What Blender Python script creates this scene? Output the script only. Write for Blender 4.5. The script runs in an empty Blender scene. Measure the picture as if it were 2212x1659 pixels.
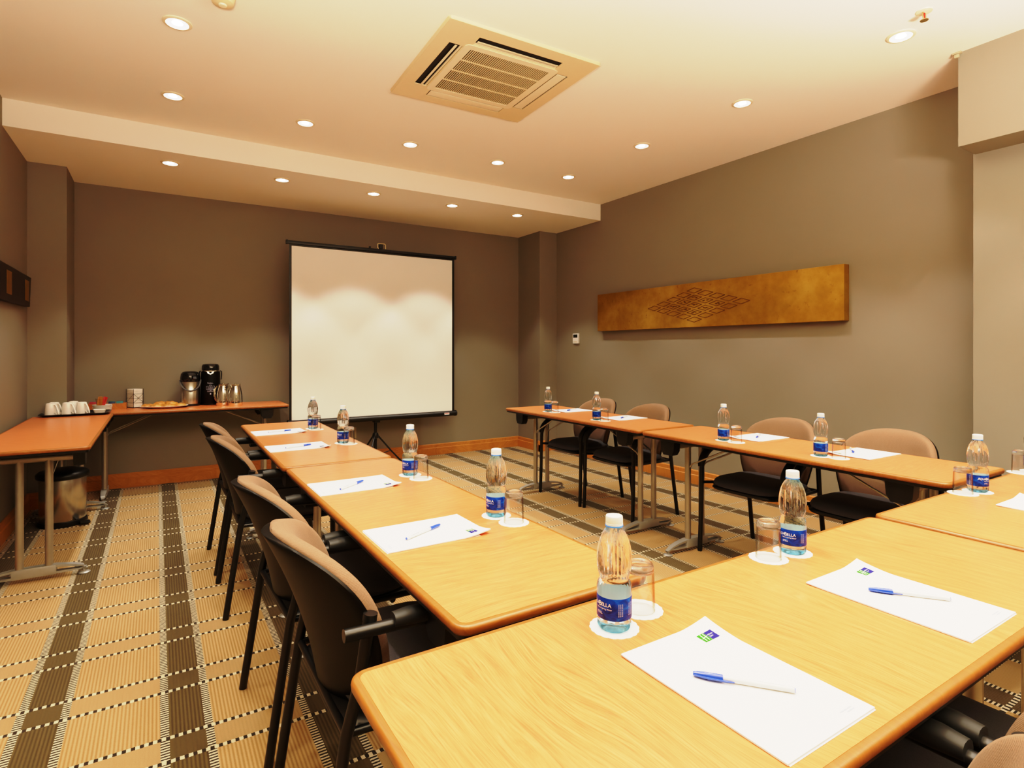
import bpy, bmesh, math, random
from mathutils import Vector, Matrix
R = math.radians
PI = math.pi
random.seed(7)
scn = bpy.context.scene
COL = scn.collection

# ------------------------------------------------------------------ mesh helpers
class MB:
    """collects geometry for ONE mesh object"""
    def __init__(self):
        self.v = []; self.f = []; self.m = []
    def add(self, verts, faces, mi=0):
        o = len(self.v)
        self.v += [tuple(p) for p in verts]
        self.f += [tuple(i + o for i in f) for f in faces]
        self.m += [mi] * len(faces)
        return self
    def box(self, a, b, mi=0, mat=None):
        (x0, y0, z0), (x1, y1, z1) = a, b
        vs = [Vector(p) for p in ((x0,y0,z0),(x1,y0,z0),(x1,y1,z0),(x0,y1,z0),(x0,y0,z1),(x1,y0,z1),(x1,y1,z1),(x0,y1,z1))]
        if mat is not None: vs = [mat @ p for p in vs]
        return self.add(vs, [(0,3,2,1),(4,5,6,7),(0,1,5,4),(1,2,6,5),(2,3,7,6),(3,0,4,7)], mi)
    def rbox(self, a, b, r=.004, mi=0, mat=None, seg=2):
        bm = bmesh.new()
        vs = [bm.verts.new(p) for p in ((a[0],a[1],a[2]),(b[0],a[1],a[2]),(b[0],b[1],a[2]),(a[0],b[1],a[2]),(a[0],a[1],b[2]),(b[0],a[1],b[2]),(b[0],b[1],b[2]),(a[0],b[1],b[2]))]
        for f in ((0,3,2,1),(4,5,6,7),(0,1,5,4),(1,2,6,5),(2,3,7,6),(3,0,4,7)): bm.faces.new([vs[i] for i in f])
        bmesh.ops.bevel(bm, geom=bm.edges[:], offset=r, segments=seg, profile=.6, affect='EDGES')
        return self.frombm(bm, mi, mat)
    def frombm(self, bm, mi=0, mat=None):
        bm.verts.index_update()
        vs = [(mat @ v.co) if mat is not None else v.co.copy() for v in bm.verts]
        fs = [tuple(v.index for v in f.verts) for f in bm.faces]
        bm.free()
        return self.add(vs, fs, mi)
    def lathe(self, prof, n=32, mi=0, c=(0,0), flute=None, rib=None, caps=False):
        """prof = [(r,z)...] about the z axis at c"""
        vs = []; fs = []; rings = []
        for (r, z) in prof:
            if r < 1e-6:
                rings.append([len(vs)]); vs.append((c[0], c[1], z)); continue
            ring = []
            for i in range(n):
                a = 2*PI*i/n
                rr = r + (flute(a, z, r) if flute else 0)
                ring.append(len(vs)); vs.append((c[0]+rr*math.cos(a), c[1]+rr*math.sin(a), z))
            rings.append(ring)
        for k in range(len(rings)-1):
            A, B = rings[k], rings[k+1]
            if len(A) == 1 and len(B) == 1: continue
            for i in range(n):
                j = (i+1) % n
                if len(A) == 1: fs.append((A[0], B[j], B[i]))
                elif len(B) == 1: fs.append((A[i], A[j], B[0]))
                else: fs.append((A[i], A[j], B[j], B[i]))
        if caps:
            if len(rings[0]) > 1: fs.append(tuple(reversed(rings[0])))
            if len(rings[-1]) > 1: fs.append(tuple(rings[-1]))
        return self.add(vs, fs, mi)
    def sweep(self, pts, sec, mi=0, up=(0,0,1), caps=True, scale=None):
        """sweep the closed 2-D section sec along the polyline pts"""
        P = [Vector(p) for p in pts]; n = len(sec); vs = []; fs = []
        T = []
        for i in range(len(P)):
            a = P[max(i-1,0)]; b = P[min(i+1,len(P)-1)]
            T.append((b-a).normalized())
        up = Vector(up)
        s = T[0].cross(up)
        if s.length < 1e-3: s = T[0].cross(Vector((1,0,0)))
        s.normalize()
        for i, p in enumerate(P):
            s = (s - T[i]*s.dot(T[i])).normalized()
            u = s.cross(T[i]).normalized()
            k = scale[i] if scale else 1
            for (x, y) in sec: vs.append(p + s*(x*k) + u*(y*k))
        for i in range(len(P)-1):
            for j in range(n):
                k = (j+1) % n
                fs.append((i*n+j, i*n+k, (i+1)*n+k, (i+1)*n+j))
        if caps:
            fs.append(tuple(reversed(range(n)))); fs.append(tuple((len(P)-1)*n+j for j in range(n)))
        return self.add(vs, fs, mi)
    def tube(self, pts, r, n=12, mi=0, caps=True, scale=None):
        return self.sweep(pts, [(r*math.cos(2*PI*i/n), r*math.sin(2*PI*i/n)) for i in range(n)], mi, caps=caps, scale=scale)
    def rod(self, a, b, r, n=12, mi=0): return self.tube([a, b], r, n, mi)
    def prism(self, poly, z0, z1, mi=0, mat=None):
        n = len(poly)
        vs = [Vector((x,y,z0)) for x,y in poly] + [Vector((x,y,z1)) for x,y in poly]
        if mat is not None: vs = [mat @ p for p in vs]
        fs = [tuple(reversed(range(n))), tuple(range(n, 2*n))] + [(i,(i+1)%n,(i+1)%n+n,i+n) for i in range(n)]
        return self.add(vs, fs, mi)
    def sheet(self, front, back, nu, nv, mi=0):
        """closed body between two parametric grids f(u,v), u,v in 0..1"""
        vs = []; fs = []
        for fn in (front, back):
            for j in range(nv+1):
                for i in range(nu+1): vs.append(fn(i/nu, j/nv))
        o = (nu+1)*(nv+1); I = lambda i, j: j*(nu+1)+i
        for j in range(nv):
            for i in range(nu):
                fs.append((I(i,j), I(i+1,j), I(i+1,j+1), I(i,j+1)))
                fs.append((o+I(i,j), o+I(i,j+1), o+I(i+1,j+1), o+I(i+1,j)))
        per = [(i,0) for i in range(nu)] + [(nu,j) for j in range(nv)] + [(i,nv) for i in range(nu,0,-1)] + [(0,j) for j in range(nv,0,-1)]
        for k in range(len(per)):
            a = I(*per[k]); b = I(*per[(k+1) % len(per)])
            fs.append((b, a, o+a, o+b))
        return self.add(vs, fs, mi)
    def mesh(self, name, mats, smooth=40):
        me = bpy.data.meshes.new(name)
        me.from_pydata(self.v, [], self.f)
        for m in (mats if isinstance(mats, (list, tuple)) else [mats]): me.materials.append(m)
        me.polygons.foreach_set('material_index', self.m)
        bm = bmesh.new(); bm.from_mesh(me)
        bmesh.ops.remove_doubles(bm, verts=bm.verts[:], dist=1e-6)
        bmesh.ops.recalc_face_normals(bm, faces=bm.faces[:])
        bm.to_mesh(me); bm.free()
        if smooth:
            me.shade_smooth(); me.set_sharp_from_angle(angle=R(smooth))
        me.update()
        return me

def rrect(w, h, r, n=6, cx=0, cy=0):
    out = []
    for (sx, sy, a0) in ((1,1,0),(-1,1,90),(-1,-1,180),(1,-1,270)):
        for k in range(n+1):
            a = R(a0 + 90*k/n)
            out.append((cx + sx*(w/2-r) + r*math.cos(a), cy + sy*(h/2-r) + r*math.sin(a)))
    return out

def ringloft(mb, loops, mi=0, cap0=False, cap1=False):
    n = len(loops[0]); vs = [p for l in loops for p in l]; fs = []
    for k in range(len(loops)-1):
        for i in range(n):
            j = (i+1) % n
            fs.append((k*n+i, k*n+j, (k+1)*n+j, (k+1)*n+i))
    if cap0: fs.append(tuple(reversed(range(n))))
    if cap1: fs.append(tuple((len(loops)-1)*n+i for i in range(n)))
    mb.add(vs, fs, mi)

def pillow(mb, cx, cy, a, b, z0, z1, e=3.0, n=40, mi=0, edge=.25, front_drop=0):
    """superellipse cushion"""
    vs = []; fs = []
    rs = [0, .3, .55, .72, .84, .92, .97, 1.0]
    zm = (z0+z1)/2
    def pt(r, t, top):
        c, s = math.cos(t), math.sin(t)
        x = a*r*math.copysign(abs(c)**(2/e), c); y = b*r*math.copysign(abs(s)**(2/e), s)
        k = (1-r**5)**.5 if r < 1 else 0
        z = zm + (z1-zm)*k if top else zm - (zm-z0)*k
        if top and front_drop: z -= front_drop*max(0, (x/a-.35)/.65)**2
        return (cx+x, cy+y, z)
    loops = [[pt(r, 2*PI*i/n, True) for i in range(n)] for r in rs[1:]] + [[pt(r, 2*PI*i/n, False) for i in range(n)] for r in reversed(rs[1:-1])]
    ringloft(mb, loops, mi, cap0=True, cap1=True)

def link(name, me, parent=None, loc=(0,0,0), rot=(0,0,0)):
    o = bpy.data.objects.new(name, me); COL.objects.link(o)
    o.location = loc; o.rotation_euler = rot
    if parent: o.parent = parent
    return o
def part(name, mb, mats, parent, smooth=40, label=None, loc=(0,0,0), rot=(0,0,0)):
    o = link(name, mb.mesh(name, mats, smooth), parent, loc, rot)
    if label: o['label'] = label
    return o
def tag(o, label, cat, group=None):
    o['label'] = label; o['category'] = cat
    if group: o['group'] = group
    return o
def thing(name, label, cat, loc=(0,0,0), rotz=0, group=None):
    o = link(name, None, None, loc, (0,0,rotz))
    return tag(o, label, cat, group)
def struct(name, mb, mats, smooth=0):
    o = link(name, mb.mesh(name, mats, smooth)); o['kind'] = 'structure'
    return o
def kids(o): return [c for c in ALLCH.get(o.name, [])]
def dup(root, label, loc, rotz=0, group=None):
    def cp(o, par):
        c = o.copy(); COL.objects.link(c)
        if par: c.parent = par
        for ch in list(o.children): cp(ch, c)
        return c
    r = cp(root, None)
    r.location = loc; r.rotation_euler = (0,0,rotz); r['label'] = label
    if group: r['group'] = group
    return r

def text_mesh(s, size, cx=True, extrude=0, space=1.0):
    cu = bpy.data.curves.new('lettering', 'FONT'); cu.body = s; cu.size = size; cu.extrude = extrude
    cu.align_x = 'CENTER' if cx else 'LEFT'; cu.align_y = 'CENTER'; cu.resolution_u = 3; cu.space_character = space
    o = bpy.data.objects.new('lettering', cu); COL.objects.link(o)
    bpy.context.view_layer.update()
    me = bpy.data.meshes.new_from_object(o.evaluated_get(bpy.context.evaluated_depsgraph_get()))
    vs = [v.co.copy() for v in me.vertices]; fs = [tuple(p.vertices) for p in me.polygons]
    bpy.data.objects.remove(o); bpy.data.curves.remove(cu); bpy.data.meshes.remove(me)
    return vs, fs
def text_flat(mb, s, size, mat, mi=0, cx=True, space=1.0):
    vs, fs = text_mesh(s, size, cx, space=space)
    mb.add([mat @ v for v in vs], fs, mi)
def text_bent(mb, s, size, r, z, ang=0, mi=0, vertical=False, space=1.0):
    vs, fs = text_mesh(s, size, True, space=space)
    out = []
    for v in vs:
        x, y = (v.x, v.y) if not vertical else (-v.y, v.x)
        a = ang + x/r
        out.append((r*math.cos(a), r*math.sin(a), z + y))
    mb.add(out, fs, mi)

# ------------------------------------------------------------------ materials
class NT:
    def __init__(self, name):
        self.m = bpy.data.materials.new(name); self.m.use_nodes = True
        self.t = self.m.node_tree; self.n = self.t.nodes; self.n.clear()
        self.out = self.n.new('ShaderNodeOutputMaterial')
    def lk(self, a, b): self.t.links.new(a, b)
    def node(self, typ, **kw):
        nd = self.n.new(typ)
        for k, v in kw.items(): setattr(nd, k, v)
        return nd
    def setin(self, sock, v):
        if hasattr(v, 'is_output'): self.lk(v, sock)
        else:
            if sock.type == 'RGBA' and len(v) == 3: v = (*v, 1)
            sock.default_value = v
    def math(self, op, a, b=None, c=None):
        nd = self.node('ShaderNodeMath', operation=op)
        for i, x in enumerate((a, b, c)):
            if x is not None: self.setin(nd.inputs[i], x)
        return nd.outputs[0]
    def mix(self, f, a, b, bt='MIX'):
        nd = self.node('ShaderNodeMix', data_type='RGBA', blend_type=bt)
        self.setin(nd.inputs[0], f); self.setin(nd.inputs[6], a); self.setin(nd.inputs[7], b)
        return nd.outputs[2]
    def obj(self): return self.node('ShaderNodeTexCoord').outputs['Object']
    def pos(self): return self.node('ShaderNodeNewGeometry').outputs['Position']
    def sep(self, v):
        nd = self.node('ShaderNodeSeparateXYZ'); self.lk(v, nd.inputs[0]); return nd.outputs
    def comb(self, x, y, z):
        nd = self.node('ShaderNodeCombineXYZ')
        for i, a in enumerate((x, y, z)): self.setin(nd.inputs[i], a)
        return nd.outputs[0]
    def mapping(self, v, scale=(1,1,1), loc=(0,0,0), rot=(0,0,0)):
        nd = self.node('ShaderNodeMapping'); self.lk(v, nd.inputs[0])
        nd.inputs['Scale'].default_value = scale; nd.inputs['Location'].default_value = loc; nd.inputs['Rotation'].default_value = rot
        return nd.outputs[0]
    def noise(self, v, scale, detail=2, rough=.5, dist=0):
        nd = self.node('ShaderNodeTexNoise'); self.lk(v, nd.inputs['Vector'])
        nd.inputs['Scale'].default_value = scale; nd.inputs['Detail'].default_value = detail
        nd.inputs['Roughness'].default_value = rough; nd.inputs['Distortion'].default_value = dist
        return nd.outputs['Fac']
    def ramp(self, f, stops):
        nd = self.node('ShaderNodeValToRGB'); self.setin(nd.inputs[0], f)
        e = nd.color_ramp.elements
        while len(e) < len(stops): e.new(.5)
        for el, (p, c) in zip(e, stops): el.position = p; el.color = (*c, 1) if len(c) == 3 else c
        return nd.outputs[0]
    def bump(self, h, st=.2, d=.002):
        nd = self.node('ShaderNodeBump'); self.lk(h, nd.inputs['Height'])
        nd.inputs['Strength'].default_value = st; nd.inputs['Distance'].default_value = d
        return nd.outputs[0]
    def bsdf(self, **kw):
        nd = self.node('ShaderNodeBsdfPrincipled')
        for k, v in kw.items(): self.setin(nd.inputs[k.replace('_', ' ')], v)
        self.lk(nd.outputs[0], self.out.inputs[0])
        return nd

def simple(name, col, rough=.5, metal=0, var=.06, scale=30, bump=0, bscale=200, coat=0, spec=.5, sheen=0, emit=None, es=0):
    t = NT(name); o = t.obj()
    n = t.noise(o, scale, 3)
    a = tuple(c*(1-var) for c in col); b = tuple(min(1, c*(1+var)) for c in col)
    c = t.mix(n, a, b)
    kw = dict(Base_Color=c, Roughness=rough, Metallic=metal, Coat_Weight=coat, Specular_IOR_Level=spec, Sheen_Weight=sheen)
    if bump: kw['Normal'] = t.bump(t.noise(o, bscale, 2), bump, .001)
    if emit: kw['Emission_Color'] = emit; kw['Emission_Strength'] = es
    t.bsdf(**kw)
    return t.m

def wood(name, light, mid, dark, rough=.32, dens=1.0, grain_axis='y', coat=.15):
    t = NT(name); o = t.obj()
    sc = (1, .06, 1) if grain_axis == 'y' else (.06, 1, 1)
    inf = t.node('ShaderNodeObjectInfo')
    off = t.math('MULTIPLY', inf.outputs['Random'], 37.0)
    v0 = t.node('ShaderNodeVectorMath', operation='ADD'); t.lk(o, v0.inputs[0]); t.lk(t.comb(off, off, 0.0), v0.inputs[1])
    v = v0.outputs[0]
    warp = t.noise(t.mapping(v, (2.0, .55, 1) if grain_axis == 'y' else (.55, 2.0, 1)), 2.2, 2, .45)
    s = t.sep(v); ax = s[0] if grain_axis == 'y' else s[1]; al = s[1] if grain_axis == 'y' else s[0]
    wx = t.math('ADD', ax, t.math('MULTIPLY', warp, .26))
    rings = t.math('SINE', t.math('MULTIPLY', wx, 210*dens))
    rings = t.math('MULTIPLY_ADD', rings, .5, .5)
    rings = t.math('POWER', rings, 2.2)
    fine = t.noise(t.comb(t.math('MULTIPLY', wx, 330.0), t.math('MULTIPLY', al, 11.0), 0.0), 1.0, 4, .65)
    fine2 = t.noise(t.mapping(v, tuple(x*90 for x in sc)), 1.0, 3, .6)
    broad = t.noise(t.mapping(v, tuple(x*7 for x in (1, .25, 1))), 1.0, 2)
    c = t.ramp(fine, [(.30, dark), (.50, mid), (.66, light)])
    c = t.mix(t.math('MULTIPLY', rings, .32), c, dark)
    c = t.mix(t.math('MULTIPLY', fine2, .35), c, mid)
    c = t.mix(t.math('MULTIPLY', broad, .4), c, light)
    t.bsdf(Base_Color=c, Roughness=rough, Coat_Weight=coat, Coat_Roughness=.25, Normal=t.bump(fine, .06, .0006))
    return t.m

M = {}
def paint(name, col, rough=.85, var=.04):
    t = NT(name); p = t.pos()
    n = t.noise(p, 1.3, 3); f = t.noise(p, 160, 2)
    c = t.mix(n, tuple(x*(1-var) for x in col), tuple(x*(1+var) for x in col))
    t.bsdf(Base_Color=c, Roughness=rough, Specular_IOR_Level=.3, Normal=t.bump(f, .08, .001))
    return t.m
M['wall'] = paint('taupe_wall_paint', (.253, .230, .188), .7)
M['ceil'] = paint('warm_white_ceiling_paint', (.90, .85, .77), .9, .02)
M['top'] = wood('oak_laminate', (.77, .256, .104), (.64, .188, .066), (.38, .095, .025), .30)
M['edge'] = wood('oak_edge_banding', (.36, .13, .032), (.29, .10, .022), (.21, .065, .014), .38)
M['base'] = wood('oak_skirting', (.60, .27, .075), (.50, .20, .05), (.36, .13, .03), .4, 1.0, 'x')
M['blackplastic'] = simple('black_plastic', (.007, .0065, .006), .38, 0, .1)
M['shell'] = simple('black_moulded_shell', (.0042, .0036, .0032), .42, 0, .1, bump=.15, bscale=500, spec=.22)
M['blackmetal'] = simple('black_powder_coat', (.006, .006, .006), .35, 0, .05)
M['armpad'] = simple('dark_grey_armrest_plastic', (.016, .017, .017), .55, 0, .12)
M['silver'] = simple('silver_painted_steel', (.42, .39, .34), .38, .75, .05)
M['castgrey'] = simple('cast_grey_foot', (.40, .40, .38), .4, .55, .06)
M['steel'] = simple('brushed_stainless', (.60, .57, .52), .26, 1, .05)
M['chrome'] = simple('polished_steel', (.80, .76, .70), .08, 1, .02)
M['white'] = simple('white_porcelain', (.86, .83, .76), .18, 0, .02, coat=.3)
M['cap'] = simple('white_cap_plastic', (.88, .87, .85), .4, 0, .02)
M['paper'] = simple('white_paper', (.80, .80, .82), .75, 0, .01)
M['doily'] = simple('white_paper_coaster', (.90, .88, .84), .85, 0, .02, bump=.3, bscale=260)
M['blue'] = simple('blue_pen_plastic', (.02, .075, .50), .18, 0, .08, coat=.4)
M['penwhite'] = simple('white_pen_barrel', (.82, .82, .80), .25, 0, .02)
M['logoblue'] = simple('print_blue', (.022, .020, .20), .8, spec=.15)
M['logogreen'] = simple('print_green', (.03, .20, .02), .8, spec=.15)
M['printwhite'] = simple('print_white', (.9, .9, .88), .6)
M['printgrey'] = simple('print_pale_blue', (.50, .53, .66), .7)
M['gold'] = None
M['cream'] = simple('cream_plastic', (.72, .57, .36), .45, 0, .03)
M['creamlight'] = simple('light_cream_plastic', (.78, .66, .47), .45, 0, .03)
M['dark'] = simple('slot_shade_black', (.012, .010, .008), .7, 0, .1)
M['bluering'] = simple('blue_neck_ring', (.05, .25, .75), .25, 0, .05)
M['tray'] = simple('black_tray', (.014, .012, .011), .3, 0, .1)
M['boxwood'] = wood('orange_box_wood', (.55, .22, .05), (.45, .16, .035), (.3, .1, .02), .4, 1.5, 'x')
M['screen'] = None
M['liner'] = simple('label_back_pale_blue', (.86, .94, .98), .6)
M['outlet'] = simple('beige_socket_plate', (.42, .35, .24), .5)
M['red'] = simple('red_sachet', (.55, .03, .03), .5)
M['sugar'] = simple('brown_sugar_sachet', (.50, .20, .05), .55, 0, .25, 60)
M['lamp'] = simple('lamp_glow', (1, .97, .9), .5, 0, 0, emit=(1, .95, .86), es=30)
M['reflector'] = simple('lamp_reflector', (.9, .9, .9), .25, .6, .02, emit=(1, .95, .88), es=1.4)
M['trimring'] = simple('cream_light_ring', (.80, .68, .50), .5)
M['napkin'] = simple('cream_napkin_paper', (.90, .85, .76), .85, 0, .06, 80, bump=.3, bscale=150)
M['led'] = simple('thermostat_screen', (.03, .03, .025), .25)
M['bronze'] = simple('brass_sprinkler', (.55, .38, .2), .3, .9)
M['redbulb'] = simple('red_glass_bulb', (.5, .02, .02), .15)

def fabric(name, a, b, sc, rough=.9, sheen=.12, bs=.4):
    t = NT(name); o = t.obj()
    n = t.noise(o, sc, 3, .6); w = t.noise(o, 9, 3, .6)
    wv = t.node('ShaderNodeTexWave'); t.lk(o, wv.inputs['Vector']); wv.bands_direction = 'Z'
    wv.inputs['Scale'].default_value = 130; wv.inputs['Distortion'].default_value = 1.5
    c = t.mix(n, a, b); c = t.mix(t.math('MULTIPLY', w, .35), c, b)
    t.bsdf(Base_Color=c, Roughness=rough, Sheen_Weight=sheen, Sheen_Roughness=.4, Specular_IOR_Level=.2, Sheen_Tint=(1,.85,.7),
           Normal=t.bump(t.math('ADD', n, t.math('MULTIPLY', wv.outputs['Fac'], .6)), bs, .0012))
    return t.m
M['backfab'] = fabric('taupe_velour', (.150, .088, .055), (.255, .160, .105), 380)
M['seatfab'] = fabric('charcoal_tweed', (.012, .013, .018), (.10, .095, .10), 650, bs=.3, sheen=.1)

def make_gold():
    t = NT('gold_leaf_panel'); o = t.obj()
    n = t.noise(o, 3.2, 5, .6); f = t.noise(o, 40, 3, .6); k = t.noise(t.mapping(o, (1, 2.5, 2.5)), 9, 3, .7)
    c = t.ramp(n, [(.3, (.27, .14, .018)), (.5, (.40, .225, .036)), (.68, (.52, .32, .07))])
    c = t.mix(t.ramp(k, [(.62, (0,0,0)), (.78, (1,1,1))]), c, (.25, .12, .02))
    t.bsdf(Base_Color=c, Roughness=.42, Metallic=.55, Normal=t.bump(f, .15, .001))
    return t.m
M['gold'] = make_gold()
M['golddark'] = simple('darkened_gilding', (.16, .075, .012), .5, .4, .3, 60)
def make_screen():
    t = NT('matte_screen_fabric'); p = t.obj()
    n = t.noise(p, 2.0, 2); f = t.noise(p, 400, 1)
    t.bsdf(Base_Color=t.mix(n, (.82, .80, .76), (.87, .85, .82)), Roughness=.9, Normal=t.bump(f, .05, .0005))
    return t.m
M['screen'] = make_screen()
def make_label_blue():
    t = NT('bottle_label_blue'); o = t.obj(); s = t.sep(o)
    n = t.noise(t.mapping(o, (1, 1, 1.4)), 45, 2, .5, 1.2)
    c = t.ramp(n, [(.36, (.001, .014, .13)), (.55, (.001, .040, .30)), (.68, (.004, .10, .46))])
    t.bsdf(Base_Color=c, Roughness=.45, Specular_IOR_Level=.25)
    return t.m
M['label'] = make_label_blue()

def make_glass(name, stops, zmax, ior, clear=.35, rough=.0):
    """clear plastic or glass, tinted along its height"""
    t = NT(name); s = t.sep(t.obj())
    z = t.math('DIVIDE', s[2], zmax)
    c = t.ramp(z, stops)
    g = t.node('ShaderNodeBsdfGlass'); t.lk(c, g.inputs['Color']); g.inputs['IOR'].default_value = ior; g.inputs['Roughness'].default_value = rough
    tr = t.node('ShaderNodeBsdfTransparent'); t.lk(c, tr.inputs['Color'])
    mx = t.node('ShaderNodeMixShader'); mx.inputs[0].default_value = clear
    t.lk(g.outputs[0], mx.inputs[1]); t.lk(tr.outputs[0], mx.inputs[2]); t.lk(mx.outputs[0], t.out.inputs[0])
    return t.m
W1 = (.97, .985, .99)
M['pet'] = make_glass('water_and_clear_bottle', [(0, (.50, .82, 1)), (.05, (.62, .88, 1)), (.085, (.93, .96, .98)), (.12, (.95, .97, .98)), (.30, (.90, .965, .99)), (.43, (.88, .96, .99)), (.46, W1), (.76, W1), (.87, (.60, .84, .98))], .205, 1.33, .12)  # pale blue above the label paints in the label back's reflection through water
M['glass'] = make_glass('clear_tumbler_glass', [(0, (.985, .985, .98)), (1, (.97, .98, .985))], .1, 1.45, .15)
M['thinclear'] = make_glass('clear_cup_glass', [(0, (.97, .93, .86)), (1, (.97, .95, .9))], .08, 1.2, .6)

def make_thin(name, mid, edge):
    t = NT(name)
    lw = t.node('ShaderNodeLayerWeight'); lw.inputs['Blend'].default_value = .5
    c = t.ramp(lw.outputs['Facing'], [(.45, mid), (.97, edge)])
    k = t.ramp(lw.outputs['Facing'], [(.3, (.035, .035, .035)), (.75, (.13, .13, .13)), (1, (.45, .45, .45))])
    tr = t.node('ShaderNodeBsdfTransparent'); t.lk(c, tr.inputs['Color'])
    gl = t.node('ShaderNodeBsdfGlossy'); gl.inputs['Roughness'].default_value = .03
    mx = t.node('ShaderNodeMixShader'); t.lk(k, mx.inputs[0]); t.lk(tr.outputs[0], mx.inputs[1]); t.lk(gl.outputs[0], mx.inputs[2])
    t.lk(mx.outputs[0], t.out.inputs[0])
    return t.m
M['thinwall'] = make_thin('thin_tumbler_glass', (.975, .972, .965), (.46, .42, .37))
def make_carpet():
    t = NT('checked_carpet'); p = t.pos()
    wob = t.noise(p, 230, 2, .6)
    wob2 = t.noise(t.mapping(p, (1,1,1), (3.3, 1.7, 0)), 230, 2, .6)
    s = t.sep(p)
    x = t.math('ADD', s[0], t.math('MULTIPLY_ADD', wob, .004, -.002))
    y = t.math('ADD', s[1], t.math('MULTIPLY_ADD', wob2, .004, -.002))
    fr = lambda v, per, off: t.math('MULTIPLY', t.math('FRACT', t.math('DIVIDE', t.math('SUBTRACT', v, off), per)), per)
    lt = lambda a, b: t.math('LESS_THAN', a, b)
    gt = lambda a, b: t.math('GREATER_THAN', a, b)
    mul = lambda a, b: t.math('MULTIPLY', a, b)
    u = fr(x, .4125, .008 - .4125*20); v = fr(y, .4135, 2.402 - .4135*20)
    dash = t.math('ADD', lt(v, .0175), mul(gt(v, .1235), lt(v, .141)))
    plain = lt(v, .13)
    band = lt(u, .150)
    darkb = mul(gt(u, .025), lt(u, .126))
    dd = lt(fr(x, .0234, -20*.0234), .0114)
    ld = lt(fr(y, .0135, -20*.0135), .0068)
    rib = t.math('MULTIPLY_ADD', t.math('SINE', mul(x, 2*PI/.0112)), .5, .5)
    sp = t.noise(p, 420, 3, .7)
    big = t.noise(p, 2.5, 3)
    cream = t.mix(sp, (.72, .62, .43), (.92, .82, .60))
    black = t.mix(sp, (.018, .012, .008), (.05, .036, .026))
    tan_p = t.mix(sp, (.36, .225, .105), (.60, .41, .215))
    tan_r = t.mix(rib, t.mix(sp, (.33, .19, .075), (.46, .28, .12)), t.mix(sp, (.52, .345, .17), (.68, .48, .26)))
    dk_p = t.mix(sp, (.075, .052, .022), (.155, .115, .058))
    dk_r = t.mix(rib, t.mix(sp, (.055, .037, .015), (.095, .066, .03)), t.mix(sp, (.11, .08, .035), (.18, .135, .066)))
    c_tan = t.mix(plain, tan_r, tan_p); c_dk = t.mix(plain, dk_r, dk_p)
    c_lad = t.mix(ld, cream, black)
    c = t.mix(band, c_tan, t.mix(darkb, c_lad, c_dk))
    c = t.mix(dash, c, t.mix(dd, cream, black))
    c = t.mix(1.0, c, (.86, .83, .80), 'MULTIPLY')
    c = t.mix(t.math('MULTIPLY', big, .25), c, (.30, .20, .10), 'MULTIPLY')
    t.bsdf(Base_Color=c, Roughness=.95, Specular_IOR_Level=.1, Sheen_Weight=.15, Normal=t.bump(t.math('ADD', sp, mul(rib, .6)), .45, .003))
    return t.m
M['carpet'] = make_carpet()
def make_pastry():
    t = NT('baked_pastry'); o = t.obj()
    n = t.noise(o, 26, 4, .65)
    c = t.ramp(n, [(.3, (.30, .10, .02)), (.5, (.58, .25, .055)), (.7, (.78, .45, .13))])
    t.bsdf(Base_Color=c, Roughness=.45, Normal=t.bump(t.noise(o, 120, 3), .4, .002))
    return t.m
M['pastry'] = make_pastry()
M['artdark'] = simple('dark_stained_wood', (.020, .010, .007), .5, 0, .3, 12)
M['artgold'] = simple('ochre_inlay', (.20, .115, .018), .5, .1, .2, 20)
SACH = [simple('sachet_'+n, c, .45, 0, .1) for n, c in (('yellow', (.75, .50, .05)), ('teal', (.02, .18, .20)), ('green', (.04, .20, .08)), ('purple', (.18, .06, .25)), ('navy', (.01, .04, .12)), ('red', (.45, .03, .05)), ('paleblue', (.35, .42, .55)))]

# ------------------------------------------------------------------ room shell  (x right along the back wall, y towards it, camera over the origin)
XL, XR, YB, YF = -.86, 4.25, 6.22, -1.6
ZM, ZLOW, YBK = 2.893, 2.712, 4.905
XP, YP = 4.0, 1.364          # near pier on the right
XB, YBE, ZBE = 3.77, 1.354, 2.372   # boxed beam on the right
floor = struct('floor', MB().box((XL-.3, YF-.3, -.05), (XR+.3, YB+.3, 0)), M['carpet'])
ceil = struct('ceiling', MB().box((XL-.3, YF-.3, ZM), (XR+.3, YBK+.02, ZM+.1)), M['ceil'])
struct('ceiling_lowered_back', MB().box((XL-.3, YBK, ZLOW), (XR+.3, YB+.3, ZM+.1)), M['ceil'])
struct('wall_back', MB().box((XL-.3, YB, 0), (XR+.3, YB+.2, ZM)), M['wall'])
struct('wall_left', MB().box((XL-.2, YF, 0), (XL, YB, ZM)), M['wall'])
struct('wall_right', MB().box((XR, YF, 0), (XR+.2, YB, ZM)), M['wall'])
struct('wall_front', MB().box((XL-.2, YF-.2, 0), (XR+.2, YF, ZM)), M['wall'])
struct('wall_left_corner_pillar', MB().box((XL-.05, 5.735, 0), (-.615, YB+.05, ZLOW+.01)), M['wall'])
struct('wall_right_corner_pillar', MB().box((3.99, 5.735, 0), (XR+.05, YB+.05, ZLOW+.01)), M['wall'])
struct('wall_right_pier', MB().box((XP, YF, 0), (XR+.05, YP, ZM)), M['wall'])
struct('wall_right_beam', MB().box((XB, YF, ZBE), (XP+.02, YBE, ZM+.01)), M['wall'])
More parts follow.
